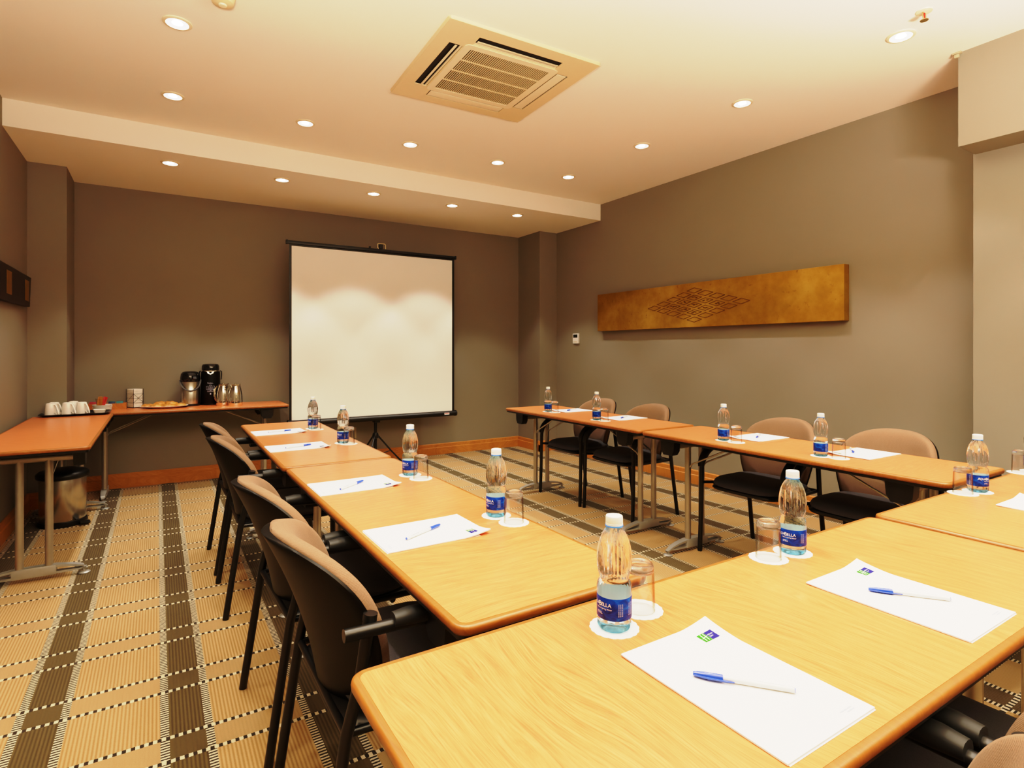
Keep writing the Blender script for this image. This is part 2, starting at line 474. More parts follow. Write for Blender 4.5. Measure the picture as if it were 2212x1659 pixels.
def skirting(name, a, b, nrm):
    """moulded skirting from a to b (floor points), nrm = direction into the room"""
    mb = MB(); n = Vector((*nrm, 0))
    prof = [(0, 0), (.020, 0), (.020, .082), (.014, .088), (.014, .122), (.008, .130), (0, .130)]
    A, B = Vector((*a, 0)), Vector((*b, 0)); k = len(prof)
    vs = [A + n*d + Vector((0,0,z)) for d, z in prof] + [B + n*d + Vector((0,0,z)) for d, z in prof]
    fs = [(i, (i+1) % k, (i+1) % k + k, i+k) for i in range(k)] + [tuple(range(k)), tuple(range(2*k-1, k-1, -1))]
    mb.add(vs, fs)
    return struct(name, mb, M['base'])
skirting('baseboard_back', (-.615, YB), (3.99, YB), (0, -1))
skirting('baseboard_right', (XR, YP), (XR, 5.735), (-1, 0))
skirting('baseboard_left', (XL, YF), (XL, 5.735), (1, 0))
skirting('baseboard_right_pillar_side', (3.99, 5.715), (3.99, YB), (-1, 0))
skirting('baseboard_right_pillar_front', (3.97, 5.735), (XR, 5.735), (0, -1))
skirting('baseboard_left_pillar_side', (-.615, 5.715), (-.615, YB), (1, 0))
skirting('baseboard_left_pillar_front', (XL, 5.735), (-.595, 5.735), (0, -1))
skirting('baseboard_pier', (XP, YF), (XP, YP+.02), (-1, 0))

# ------------------------------------------------------------------ conference tables
def conference_table(label, cx, cy, L, Wd, rotz, group, zt=.73):
    """local x along the length"""
    t = thing('conference_table', label, 'table', (cx, cy, 0), rotz, group)
    top = MB(); e = .014
    top.prism(rrect(L-2*e, Wd-2*e, .018), zt-.021, zt)
    tp = part('tabletop', top, M['top'], t, 30)
    eb = MB()
    prof = [(0, zt-.0004), (.0085, zt-.0004), (.0125, zt-.0022), (.0140, zt-.007), (.0132, zt-.015), (.009, zt-.021), (0, zt-.022)]
    loops = [[(x, y, z) for x, y in rrect(L-2*e+2*d, Wd-2*e+2*d, .018+d)] for d, z in prof]
    ringloft(eb, loops + [loops[0]])
    part('edge_band', eb, M['edge'], tp, 50)
    up = MB(); up.prism(rrect(L-.022, Wd-.022, .02), zt-.034, zt-.0225)
    part('under_panel', up, M['blackplastic'], t, 30)
    for s in (-1, 1):
        x = s*(L/2-.19); hw = Wd/2-.075
        part('cross_tube', MB().rod((x, -hw, zt-.072), (x, hw, zt-.072), .021, 16), M['silver'], t)
        for q in (-1, 1):
            part('column', MB().rod((x, q*.062, .03), (x, q*.062, zt-.072), .0185, 18), M['silver'], t)
            b = MB()
            b.prism([(-.055, 0), (.055, 0), (.05, -.055), (.032, -.082), (-.032, -.082), (-.05, -.055)], -.026, .026, 0,
                    Matrix.Translation((x, q*(hw+.012), zt-.040)) @ Matrix.Rotation(R(90), 4, 'X'))
            part('bracket', b, M['blackplastic'], t, 30)
            # thin wire folding brace
            br = MB(); x2 = x - s*.34
            br.tube([(x - s*.019, q*.062, zt-.21), (x - s*.035, q*.066, zt-.19), (x2, q*.085, zt-.046)], .005, 8)
            part('brace', br, M['silver'], t)
        ft = MB(); sec = [(-.021, -.006), (.021, -.006), (.021, .006), (-.021, .006)]
        half = Wd/2-.03
        for q in (-1, 1):
            up_ = [(x, q*d, z) for d, z in ((0, .070), (.09, .068), (.16, .058), (.21, .045), (half-.015, .031), (half, .027))]
            ft.sweep(up_, sec, scale=[1, 1, .9, .78, .62, .5])
            ft.sweep([(x, q*d, z) for d, z in ((.045, .034), (.12, .031), (.19, .031), (.225, .036))], sec, scale=[1, .9, .75, .5])
        ft.rbox((x-.024, -.095, .022), (x+.024, .095, .074), .008)
        f = part('foot', ft, M['castgrey'], t, 40)
        for q in (-1, 1):
            part('glide', MB().lathe([(0, 0), (.026, 0), (.028, .004), (.024, .008), (.009, .011), (.008, .026), (0, .026)], 20, c=(x, q*(half-.014))), M['castgrey'], f)
    return t
G_T = 'oak-topped conference tables in the U'
conference_table('oak-topped table of the left row, far end near the projection screen', .722, 3.452, 1.665, .50, R(90-.7), G_T)
conference_table('oak-topped table of the left row, near half touching the front table', .713, 1.762, 1.665, .492, R(90), G_T)
conference_table('oak-topped table of the right row, far half by the corner pillar', 2.876, 3.472, 1.68, .535, R(90-.9), G_T)
conference_table('oak-topped table of the right row, near half by the right pier', 2.852, 1.772, 1.65, .560, R(90-.6), G_T)
conference_table('oak-topped front table in the near foreground with two white pads', 1.060, .636, 1.615, .528, 0, G_T)
conference_table('oak-topped front table at the right edge of the photo, second across', 2.700, .640, 1.625, .528, 0, G_T)
conference_table('oak side table along the left wall carrying the tray of mugs', -.562, 4.708, 1.885, .52, R(90), 'refreshment side tables')
conference_table('oak side table against the back wall carrying coffee flasks and pastries', .246, 5.923, 1.63, .525, 0, 'refreshment side tables')

# ------------------------------------------------------------------ chairs (local +x is the front)
def arc_pts():
    pts = [(.238, .485)]
    for k in range(11):
        a = R(90*k/10)
        pts.append((.238 - .19*(1-math.cos(a)), .495 + .148*math.sin(a)))
    return pts + [(-.05, .648), (-.190, .652)]
def make_chair(label, group):
    t = thing('conference_chair', label, 'chair', group=group)
    zb, zt_ = .425, .803
    def xc(z): 
        k = (z-zb)/(zt_-zb); return -.160 - .060*k - .068*k*k
    def hw(k, W):
        if k > .56: w = (1-((k-.56)/.44)**2.7)**(1/2.5)
        else: w = .80 + .20*math.sin(k/.56*PI/2)
        if k < .07: w *= 1-.22*(1-k/.07)**2
        return W*max(w, .02)
    def base(u, k, W, grow):
        z = zb - grow*(1-k)*.2 + (zt_ + grow - zb)*k
        y = (2*u-1)*hw(k, W)
        return Vector((xc(z) + .095*(y/.24)**2, y, z))
    kk = lambda v: 1-(1-v)**1.8         # denser rows near the rounded top
    sh = MB()
    def sh_b(u, v):
        p = base(u, kk(v), .243, .008); return p + Vector((-.016 + .012*abs(2*u-1)**3, 0, 0))
    def sh_f(u, v):
        p = base(u, kk(v), .243, .008); return p + Vector((.002 + .002*abs(2*u-1), 0, 0))
    sh.sheet(sh_f, sh_b, 24, 22)
    part('backrest_shell', sh, M['shell'], t, 60)
    cu = MB()
    def edge(u, k): return (1-abs(2*u-1)**9)*(1-k**14)*(1-(1-k)**12)
    def cu_f(u, v):
        k = kk(v); p = base(u, k, .236, .002)
        return p + Vector((.004 + max(edge(u, k), 0)**.4*(.034 + .022*max(abs(2*u-1)**3, k**4)), 0, .012*k))
    def cu_b(u, v):
        return base(u, kk(v), .236, .004) + Vector((.003, 0, 0))
    cu.sheet(cu_f, cu_b, 40, 34)
    part('back_cushion', cu, M['backfab'], t, 80)
    se = MB(); pillow(se, .052, 0, .205, .233, .408, .480, 3.8, 52, front_drop=.018)
    part('seat_cushion', se, M['seatfab'], t, 80)
    pn = MB(); pillow(pn, .034, 0, .218, .222, .388, .436, 6.5, 56)
    part('seat_pan', pn, M['blackplastic'], t, 80)
    fr = MB()
    for s in (-1, 1): fr.tube([(.238, s*.262, .428), (.15, s*.245, .420), (-.10, s*.232, .418), (-.172, s*.226, .418)], .0095, 10)
    fr.rod((-.172, -.226, .418), (-.172, .226, .418), .0095, 10)
    fr.rod((.15, -.245, .408), (.15, .245, .408), .0095, 10)
    part('seat_frame', fr, M['blackmetal'], t)
    for s in (-1, 1):
        part('leg', MB().tube([(.250, s*.275, 0), (.241, s*.273, .25), (.238, s*.272, .488)], .0135, 14), M['blackmetal'], t)
        part('leg', MB().tube([(-.238, s*.240, 0), (-.205, s*.236, .22), (-.174, s*.236, .42), (-.146, s*.245, .54), (-.128, s*.250, .672)], .0135, 14).rod((-.1285, s*.2498, .660), (-.1265, s*.2505, .676), .0155, 16), M['blackmetal'], t)
        ap = [(x, s*.272, z) for x, z in arc_pts()]
        am = part('arm_tube', MB().tube(ap, .0138, 14), M['blackmetal'], t)
        # padded armrest lying over the curve
        pd = MB(); pp = [(x, s*.272, z) for x, z in arc_pts()[2:-1]] + [(-.085, s*.272, .650)]
        sec = [(-.019, .000), (-.023, .010), (-.021, .022), (-.013, .029), (0, .031), (.013, .029), (.021, .022), (.023, .010), (.019, .000), (0, -.006)]
        pd.sweep(pp, sec, up=(0, 1, 0) if False else (0, 0, 1), scale=[.75, .95] + [1]*(len(pp)-4) + [.97, .8])
        part('armrest', pd, M['armpad'], am, 60)
    return t
G_L = 'chairs along the left table row'; G_R = 'chairs along the right table row'; G_F = 'chairs along the front tables'
ch = make_chair('taupe-backed black armchair nearest the camera at the left table row', G_L)
ch.location = (.515, 1.445, 0)
dup(ch, 'taupe-backed black armchair second from the camera at the left table row', (.510, 2.055, 0), R(1.5), G_L)
dup(ch, 'taupe-backed black armchair third from the camera at the left table row', (.508, 3.150, 0), R(-1), G_L)
dup(ch, 'taupe-backed black armchair farthest from the camera, partly hidden at the left row', (.512, 3.765, 0), R(.5), G_L)
dup(ch, 'taupe-backed black armchair by the corner pillar, farthest of the right row', (3.100, 3.812, 0), R(180), G_R)
dup(ch, 'taupe-backed black armchair second from the corner pillar in the right row', (3.105, 3.218, 0), R(179), G_R)
dup(ch, 'taupe-backed black armchair below the gold panel, third of the right row', (3.105, 2.090, 0), R(181), G_R)
dup(ch, 'taupe-backed black armchair closest to the right pier, its seat half hidden by tables', (3.110, 1.485, 0), R(180), G_R)
dup(ch, 'armchair cropped at the bottom right corner, tucked under the near pad', (.724, .430, 0), R(90), G_F)
dup(ch, 'armchair cropped at the right edge, only its brown back and arm showing', (1.322, .430, 0), R(90), G_F)

# ------------------------------------------------------------------ place settings
ZT = .7301
def make_bottle(label, group):
    t = thing('water_bottle', label, 'bottle', group=group)
    def fl(a, z, r):
        if .096 < z < .180: return .0013*math.cos(26*a)*min(1, (z-.096)/.008, (.180-z)/.02)
        if .070 < z < .088: return .0004*math.cos(26*a)*min(1, (z-.070)/.004, (.088-z)/.004)
        if z < .020: return .0007*math.cos(10*a)*(1 if .003 < z else .3)
        return 0
    prof = [(0, .006), (.010, .0045), (.019, .0008), (.025, .0), (.0285, .0025), (.0305, .007), (.0305, .011), (.0300, .014), (.0310, .018), (.0313, .022), (.0313, .064),
            (.0317, .067), (.0317, .072), (.0315, .078), (.0300, .0845), (.0275, .0885), (.0262, .0910), (.0262, .0935), (.0275, .0965), (.0283, .102), (.0295, .110), (.0305, .120), (.0308, .128), (.0303, .137),
            (.0290, .147), (.0268, .157), (.0240, .166), (.0205, .1745), (.0170, .1805), (.0145, .1845), (.0138, .1875), (.0138, .1905), (0, .1905)]
    part('bottle_body', MB().lathe(prof, 104, flute=fl), M['pet'], t, 60)
    lb = part('paper_label', MB().lathe([(.0316, .0235), (.0319, .024), (.0319, .0625), (.0316, .063)], 64).lathe([(.0316, .063), (.03145, .062), (.03145, .0245), (.0316, .0235)], 64, 1), [M['label'], M['liner']], t, 60, label='blue wraparound label')
    tx = MB(); r = .03205
    # serif-like small caps: the two initials larger
    for s, size, x, sp in (('A', .0122, -.0266, 1), ('QUA', .0094, -.0146, 1.0), ('B', .0122, -.0030, 1), ('ELLA', .0094, .0102, 1.02)):
        text_bent(tx, s, size, r, .0505, x/r, space=sp)
    text_bent(tx, 'Natural Spring Water', .0038, r, .0432, .005/r)
    text_bent(tx, 'STILL', .0060, r, .0345, -.004/r)
    part('lettering', tx, M['printwhite'], lb, 0)
    bk = MB()
    for k, dx in enumerate((.034, .0375, .041, .056, .060, .064, -.050, -.056)):
        text_bent(bk, 'Bottled at source', .0032 if k < 6 else .0045, r, .0432, dx/r, vertical=True)
    part('small_print', bk, M['printgrey'], lb, 0)
    part('neck_ring', MB().lathe([(.0138, .1855), (.0165, .1862), (.0168, .1872), (.0165, .1882), (.0138, .1885)], 40, caps=True), M['bluering'], t)
    cp = lambda a, z, r: .00025*math.cos(60*a) if .190 < z < .2035 and r > .0145 else 0
    part('screw_cap', MB().lathe([(.0138, .1885), (.0156, .1887), (.0157, .1920), (.0152, .1924), (.0155, .1930), (.0155, .2030), (.0148, .2052), (.012, .2060), (0, .2060)], 120, flute=cp), M['cap'], t)
    return t
def make_tumbler(label, group):
    t = thing('drinking_glass', label, 'glass', group=group)
    # turned upside down: rim below, thick base above
    part('tumbler_wall', MB().lathe([(.0278, .076), (.0284, .060), (.0300, .003), (.0300, .0008), (.0291, 0), (.0282, .0008), (.0280, .003), (.0264, .060), (.0258, .076)], 56), M['thinwall'], t, 60)
    part('thick_base', MB().lathe([(.0278, .0755), (.0275, .082), (.0266, .0885), (.0245, .0915), (.021, .0920), (.017, .0905), (0, .0893)], 56).lathe([(.0278, .0755), (.0258, .0760), (.0225, .0772), (.012, .0745), (0, .0735)], 56), M['glass'], t, 60)
    return t
def make_doily():
    n = 18
    top = []
    for i in range(n*8):
        a = 2*PI*i/(n*8); r = .0440 + .0012*abs(math.sin(a*n/2))*1.4
        top.append((r*math.cos(a), r*math.sin(a)))
    mb = MB(); mb.prism(top, 0, .0011)
    return mb.mesh('paper_coaster', [M['doily']], 30)
doily_me = make_doily()
def coaster(label, x, y, group):
    return tag(link('paper_coaster', doily_me, None, (x, y, ZT), (0, 0, random.random()*6)), label, 'coaster', group)

def make_pad(label, group):
    """reader sits at -x looking to +x : local x = up the page, local y = to the left"""
    t = thing('note_pad', label, 'notepad', group=group)
    Lx, Wy = .295, .210
    def lift(x, y):
        a = max(0, (x/(Lx/2)-.45)/.55); b = max(0, (-y/(Wy/2)-.35)/.65)
        return .011*(a*b)**1.4 + .0015*max(0, a)**3
    sh = MB()
    sh.sheet(lambda u, v: Vector(((u-.5)*Lx, (v-.5)*Wy, .0030 + lift((u-.5)*Lx, (v-.5)*Wy))),
             lambda u, v: Vector(((u-.5)*Lx, (v-.5)*Wy, .0006 + .92*lift((u-.5)*Lx, (v-.5)*Wy))), 44, 36)
    sh.rbox((-Lx/2-.002, -Wy/2+.001, 0), (Lx/2-.03, Wy/2-.002, .0006), .0002)
    part('sheets', sh, M['paper'], t, 60)
    lg = MB()
    zz = lambda x, y: .0036 + lift(x, y)
    # the emblem: page right is -y, page up is +x ; (a,b) = right, up from its lower left corner
    def Q(a, b): 
        x, y = .098 + b, -.048 - a
        return (x, y, zz(x, y))
    def quad(pts, mi, dz=0):
        lg.add([(p[0], p[1], p[2]+dz) for p in (Q(*q) for q in pts)], [tuple(range(len(pts)))], mi)
    def grid(a0, a1, b0, b1, mi, n=4):
        for i in range(n):
            for j in range(n):
                A0, A1 = a0+(a1-a0)*i/n, a0+(a1-a0)*(i+1)/n; B0, B1 = b0+(b1-b0)*j/n, b0+(b1-b0)*(j+1)/n
                quad([(A0,B0),(A1,B0),(A1,B1),(A0,B1)], mi)
    grid(0, .017, 0, .022, 1); grid(.0178, .036, 0, .022, 0)
    # sweeping white H with a tilted cross stroke
    quad([(.0037,.002),(.0054,.002),(.0078,.020),(.0061,.020)], 2, .0003)
    quad([(.0104,.002),(.0121,.002),(.0145,.020),(.0128,.020)], 2, .0003)
    quad([(.0018,.0090),(.0155,.0115),(.0155,.0130),(.0018,.0102)], 2, .0003)
    for s, b in (('Holiday Inn', .0135), ('Express', .0085)):
        vs, fs = text_mesh(s, .0044, False)
        lg.add([(lambda q: (q[0], q[1], q[2]+.0003))(Q(.0190+v.x*.62, b+v.y)) for v in vs], fs, 2)
    part('printed_emblem', lg, [M['logoblue'], M['logogreen'], M['printwhite']], t, 0, label='green and blue hotel emblem')
    ad = MB()
    for b, segs in ((-.1290, ((.050, .057), (.0578, .066), (.067, .078))), (-.1335, ((.060, .066), (.0668, .072), (.0728, .078)))):
        for a0, a1 in segs:
            ad.add([(b, -a0, .0034), (b, -a1, .0034), (b+.0018, -a1, .0034), (b+.0018, -a0, .0034)], [(0,1,2,3)])
    part('printed_address', ad, M['printgrey'], t, 0)
    return t
def make_pen(label, group):
    """lies along +x from its tail at 0; cap at the +x end"""
    t = thing('ballpoint_pen', label, 'pen', group=group)
    def cyl(mb, prof, n=18):
        m = MB(); m.lathe(prof, n)
        mb.add([(z, x, y + .0046) for x, y, z in m.v], m.f)
    b = MB(); cyl(b, [(0, .001), (.0036, .0010), (.0040, .003), (.0040, .102), (0, .102)])
    br = part('barrel', b, M['penwhite'], t, 40)
    pr = MB(); vs, fs = text_mesh('www.hiexpress.com', .0040, True)
    pr.add([(.035 + v.x, .00415*math.sin(R(-20) - v.y/.004), .0046 + .00415*math.cos(R(-20) - v.y/.004)) for v in [Vector((-p.x, -p.y, 0)) for p in vs]], fs)
    part('printed_address', pr, M['logoblue'], br, 0)
    c = MB(); cyl(c, [(.0040, .100), (.0050, .1005), (.0052, .103), (.0050, .125), (.0042, .138), (.0030, .144), (0, .1445)])
    c_ = part('pen_cap', c, M['blue'], t, 50)
    cl = MB(); cl.sweep([(.140, .0035, .0046), (.120, .0068, .0043), (.095, .0068, .0040), (.084, .0058, .0040)], [(-.0016, -.001), (.0016, -.001), (.0016, .001), (-.0016, .001)], scale=[1, 1, .9, .6])
    part('clip', cl, M['blue'], c_, 40)
    e = MB(); cyl(e, [(0, 0), (.0034, 0), (.0036, .0012), (0, .0012)])
    part('end_plug', e, M['blue'], t, 40)
    return t
GB, GG, GC, GP, GN = 'water bottles on the tables', 'upturned glasses on the tables', 'paper coasters on the tables', 'note pads on the tables', 'pens on the note pads'
CAM = Vector((0, 0, 1.24))
# (row text, bottle xy, glass xy, label turn from the camera, pad xy, pad rot, pen tail xy, pen cap direction)
L = 'the left row'; Rr = 'the right row'
sets = [
 ('nearest place of '+L,  (.888, 1.511), (.896, 1.422), -52, (.638, 1.473), 0,    (.563, 1.432), 27),
 ('second nearest place of '+L, (.879, 2.193), (.890, 2.107), -50, (.631, 2.136), .5, (.562, 2.072), 39),
 ('third nearest place of '+L, (.869, 3.148), (.888, 3.100), -50, (.628, 3.141), 0, (.562, 3.100), 20),
 ('farthest place of '+L, (.862, 3.832), (.870, 3.775), -62, (.644, 3.775), .8, (.578, 3.752), 15),
 ('farthest place of '+Rr, (2.770, 3.859), (2.776, 3.771), 150, (2.985, 3.815), 180, (3.060, 3.850), 200),
 ('second farthest place of '+Rr, (2.742, 3.208), (2.749, 3.130), 150, (2.985, 3.185), 181, (3.060, 3.222), 208),
 ('third farthest place of '+Rr, (2.730, 2.095), (2.725, 2.007), 140, (2.985, 2.054), 180, (3.070, 2.095), 206),
 ('place of '+Rr+' closest to the pier', (2.723, 1.534), (2.737, 1.455), 140, (2.955, 1.455), 179, (3.035, 1.555), 212),
 ('left place of the front table', (.714, .786), (.805, .813), -46, (.760, .557), 90, (.799, .488), 130),
 ('right place of the front table', (1.362, .839), (1.272, .846), -24, (1.306, .561), 90, (1.359, .501), 128),
 ('left place of the second front table', (2.516, .845), (2.438, .862), 55, (2.440, .588), 90, (2.490, .520), 128),
]
B0 = G0 = P0 = N0 = None
def shortlab(s): return s
for i, (w, b, g, turn, pd, pr, pt, pa) in enumerate(sets):
    az = math.atan2(CAM.y-b[1], CAM.x-b[0]) + R(turn)
    lab = 'blue-labelled water bottle at the ' + w
    if B0 is None: B0 = make_bottle(lab, GB); B0.location = (b[0], b[1], ZT+.0012); B0.rotation_euler.z = az
    else: dup(B0, lab, (b[0], b[1], ZT+.0012), az, GB)
    lab = 'upturned clear glass at the ' + w
    if G0 is None: G0 = make_tumbler(lab, GG); G0.location = (g[0], g[1], ZT+.0012)
    else: dup(G0, lab, (g[0], g[1], ZT+.0012), 0, GG)
    coaster('white coaster under the bottle at the ' + w, b[0], b[1], GC)
    dx, dy = g[0]-b[0], g[1]-b[1]; dl = math.hypot(dx, dy)
    coaster('white coaster under the glass at the ' + w, g[0], g[1], GC).location.z = ZT + (.0 if dl > .0905 else .0)
    lab = 'white note pad with emblem at the ' + w
    if P0 is None: P0 = make_pad(lab, GP); P0.location = (*pd, ZT); P0.rotation_euler.z = R(pr)
    else: dup(P0, lab, (*pd, ZT), R(pr), GP)
    lab = 'blue-capped pen on the pad at the ' + w
    if N0 is None: N0 = make_pen(lab, GN); N0.location = (*pt, ZT+.0034); N0.rotation_euler.z = R(pa)
    else: dup(N0, lab, (*pt, ZT+.0034), R(pa), GN)
# the setting cut by the right edge of the frame: bottle, glass and coasters only
w = 'place cut by the right photo edge'
dup(B0, 'blue-labelled water bottle at the ' + w, (3.135, .860, ZT+.0012), R(60), GB)
dup(G0, 'upturned clear glass at the ' + w, (3.055, .880, ZT+.0012), 0, GG)
coaster('white coaster under the bottle at the ' + w, 3.135, .860, GC)
coaster('white coaster under the glass at the ' + w, 3.055, .880, GC)

# ------------------------------------------------------------------ projection screen on a tripod
sx0, sx1, sy = 1.092, 2.878, 5.85
t = thing('projection_screen', 'white pull-up projection screen on black tripod before the back wall', 'projection screen', (0, 0, 0))
t.location = (1.98, 5.92, 0)
def S(mb): 
    mb.v = [(x-1.98, y-5.92, z) for x, y, z in mb.v]; return mb
part('screen_fabric', S(MB().box((sx0+.022, sy-.001, .545), (sx1-.026, sy+.001, 2.268))), M['screen'], t, 0)
bd = MB().box((sx0, sy-.0012, .545), (sx0+.022, sy+.0012, 2.29)).box((sx1-.026, sy-.0012, .545), (sx1, sy+.0012, 2.29)).box((sx0+.022, sy-.0012, 2.268), (sx1-.026, sy+.0012, 2.29))
part('black_border', S(bd), M['blackplastic'], t, 0)
part('top_bar', S(MB().rbox((1.068, sy-.016, 2.285), (2.893, sy+.016, 2.318), .006).rbox((1.062, sy-.02, 2.283), (1.078, sy+.02, 2.322), .004).rbox((2.883, sy-.02, 2.283), (2.899, sy+.02, 2.322), .004)), M['blackplastic'], t, 40)
part('roller_case', S(MB().sweep([(1.085, sy, .527), (2.885, sy, .527)], [(.036*math.cos(2*PI*i/20), .030*math.sin(2*PI*i/20)) for i in range(20)])), M['blackplastic'], t, 40)
cp = MB()
for x in (1.075, 2.880): cp.sweep([(x, sy, .527), (x+.02, sy, .527)], [(.039*math.cos(2*PI*i/20), .033*math.sin(2*PI*i/20)) for i in range(20)])
part('end_cap', S(cp), M['blackplastic'], t, 40)
st = MB().box((2.74, sy-.0372, .518), (2.80, sy-.0360, .540), 0); st.box((2.745, sy-.0376, .529), (2.795, sy-.0370, .537), 1)
part('maker_sticker', S(st), [M['cap'], M['red']], t, 0, label='small red and white sticker')
part('pole', S(MB().rod((1.98, 5.92, .10), (1.98, 5.92, .62), .016, 16).rod((1.98, 5.92, .60), (1.98, 5.92, 2.33), .012, 14)), M['blackmetal'], t)
part('pole_bracket', S(MB().rbox((1.95, 5.855, .475), (2.01, 5.94, .515), .006)), M['blackplastic'], t)
part('hub', S(MB().lathe([(.016, .30), (.032, .305), (.034, .335), (.026, .36), (.016, .365)], 20, c=(1.98, 5.92), caps=True)), M['blackplastic'], t)
for a in (-12, 128, 232):
    c, s = math.cos(R(a)), math.sin(R(a)); r1 = .30 if a != 128 else .27
    lg = MB().tube([(1.98+.03*c, 5.92+.03*s, .325), (1.98+r1*.55*c, 5.92+r1*.55*s, .16), (1.98+r1*c, 5.92+r1*s, .012)], .009, 10)
    lg.rod((1.98+.016*c, 5.92+.016*s, .12), (1.98+.16*c, 5.92+.16*s, .165), .005, 8)
    lo = part('leg', S(lg), M['blackmetal'], t)
    part('rubber_foot', S(MB().lathe([(0, 0), (.013, 0), (.014, .02), (.010, .03), (0, .03)], 14, c=(1.98+r1*c, 5.92+r1*s))), M['blackplastic'], lo)
part('hanger_hook', S(MB().rbox((2.0, sy-.012, 2.322), (2.035, sy+.02, 2.372), .006).rbox((1.885, sy-.01, 2.312), (1.905, sy+.01, 2.338), .004)), M['blackplastic'], t)
part('carry_handle', S(MB().tube([(1.985, sy-.012, 2.322), (1.972, sy-.012, 2.336), (1.972, sy-.012, 2.366), (1.985, sy-.012, 2.376), (2.05, sy-.012, 2.376), (2.062, sy-.012, 2.366), (2.062, sy-.012, 2.322)], .004, 8)), M['cream'], t)

# ------------------------------------------------------------------ wall pieces
t = thing('wall_panel', 'long gilded wall panel with embossed diamond pattern on right wall', 'wall art', (XR, 3.53, 1.665))
pn = MB().rbox((-.070, -1.345, -.208), (-.002, 1.345, .200), .004)
part('gold_board', pn, M['gold'], t, 30)
dm = MB()
for i in range(-2, 3):
    for j in range(-2, 3):
        cy, cz = -.005 + .1235*(i+j), -.005 + .0335*(i-j)
        out = [(cy+sx*.070, cz+sz*.022) for sx, sz in ((1,.0),(0,1),(-1,0),(0,-1))]
        # skewed little tile: rim strips and, for the inner ones, a crackled face
        Y = [(-.052, -.012), (.018, -.020), (.052, .012), (-.018, .020)] if False else [(-.084, 0), (0, -.0238), (.084, 0), (0, .0238)]
        for k in range(4):
            a, b = Y[k], Y[(k+1) % 4]
            dm.sweep([(-.0705, cy+a[0], cz+a[1]), (-.0705, cy+b[0], cz+b[1])], [(-.0030, -.0022), (.0030, -.0022), (.0030, .0022), (-.0030, .0022)])
        if abs(i) < 2 and abs(j) < 2:
            for k in range(5):
                a = random.uniform(-.03, .03); b = random.uniform(-.008, .008)
                dm.rbox((-.0728, cy+a-.010, cz+b-.0035), (-.070, cy+a+.010, cz+b+.0035), .001, 0, None, 1)
part('diamond_relief', dm, M['golddark'], t, 30, label='darker embossed outlines')

t = thing('thermostat', 'small cream thermostat with dark display on right wall', 'thermostat', (XR, 5.333, 1.385))
part('housing', MB().rbox((-.022, -.052, -.060), (0, .052, .060), .004), M['cap'], t, 30)
part('display', MB().box((-.0235, -.040, .010), (-.0215, .040, .048)), M['led'], t, 0)
part('button_row', MB().rbox((-.0235, -.034, -.044), (-.0215, .034, -.034), .0008), M['creamlight'], t, 30)

t = thing('wall_panel', 'dark carved wooden wall panel with ochre inlay strips on left wall', 'wall art', (XL, 4.75, 1.69))
bo = MB()
def bd_f(u, v): 
    y = -.95 + 1.87*u; z = (-.115 + .225*v) - .012*math.sin(PI*v)*0
    y += -.05*(1-v)*(u > .98); return Vector((.034, y, z - .012*(1-v)*math.sin(PI*u)))
bo.sheet(bd_f, lambda u, v: bd_f(u, v) - Vector((.032, 0, 0)), 20, 6)
part('dark_board', bo, M['artdark'], t, 30)
for k, yc in enumerate((.765, .165, -.435)):
    part('inlay_strip', MB().rbox((.033, yc-.075, -.078), (.0352, yc+.075, .076), .001), M['artgold'], t, 30)

t = thing('wall_socket', 'small beige socket plate low on back wall behind the screen', 'wall socket', (1.838, YB, .90-.565))
part('plate', MB().rbox((-.022, -.012, -.06), (.022, 0, .06), .003), M['outlet'], t, 30)

t = thing('curtain_track_end', 'small brown track bracket at the top corner of the right beam', 'bracket', (XB, YBE, ZM))
part('bracket_plate', MB().rbox((-.022, -.02, -.010), (.002, .022, 0), .003).rbox((-.022, -.01, -.032), (-.004, .012, -.012), .003), M['outlet'], t, 30)

# ------------------------------------------------------------------ ceiling fittings
t = thing('air_conditioner', 'square cream ceiling cassette air conditioner with central grille', 'air conditioner', (1.708, 2.978, ZM), R(-2.0))
ac_t = t
def ring(mb, w0, r0, w1, r1, z0, z1, mi=0):
    a = rrect(w0, w0, r0, 5); b = rrect(w1, w1, r1, 5)
    ringloft(mb, [[(x, y, z0) for x, y in a], [(x, y, z0) for x, y in b], [(x, y, z1) for x, y in b], [(x, y, z1) for x, y in a], [(x, y, z0) for x, y in a]], mi)
fr = MB()
H_ = .475
# slot rectangles are left open in the frame: four bars, four corner blocks
a0, a1, sl = .305, .385, .265      # slot inner / outer distance, half length
frp = rrect(.95, .95, .025, 5)
out0 = [(x, y, -.006) for x, y in frp]; out1 = [(x*.985, y*.985, -.026) for x, y in frp]
ringloft(fr, [[(x, y, 0) for x, y in frp], out0, out1])
def plate(x0, y0, x1, y1): fr.box((x0, y0, -.030), (x1, y1, -.020))
Eo = .4675
for s in (-1, 1):
    ya, yb = sorted((s*a1, s*Eo)); plate(-Eo, ya, Eo, yb)
    xa, xb = sorted((s*a1, s*Eo)); plate(xa, -a1, xb, a1)
for sx in (-1, 1):
    for sy_ in (-1, 1):
        xa, xb = sorted((sx*sl, sx*a1)); ya, yb = sorted((sy_*sl, sy_*a1)); plate(xa, ya, xb, yb)
plate(-sl, a0-.04, sl, a0); plate(-sl, -a0, sl, -a0+.04); plate(a0-.04, -sl, a0, sl); plate(-a0, -sl, -a0+.04, sl)
part('frame', fr, M['cream'], t, 30)
part('slot_shade', MB().box((-.45, -.45, -.012), (.45, .45, -.004)), M['dark'], t, 0)  # near-black slab stands in for the shade inside the open slots
pnl = MB()
ring(pnl, .60, .03, .515, .012, -.036, -.022)
part('grille_frame', pnl, M['creamlight'], t, 30)
gr = MB()
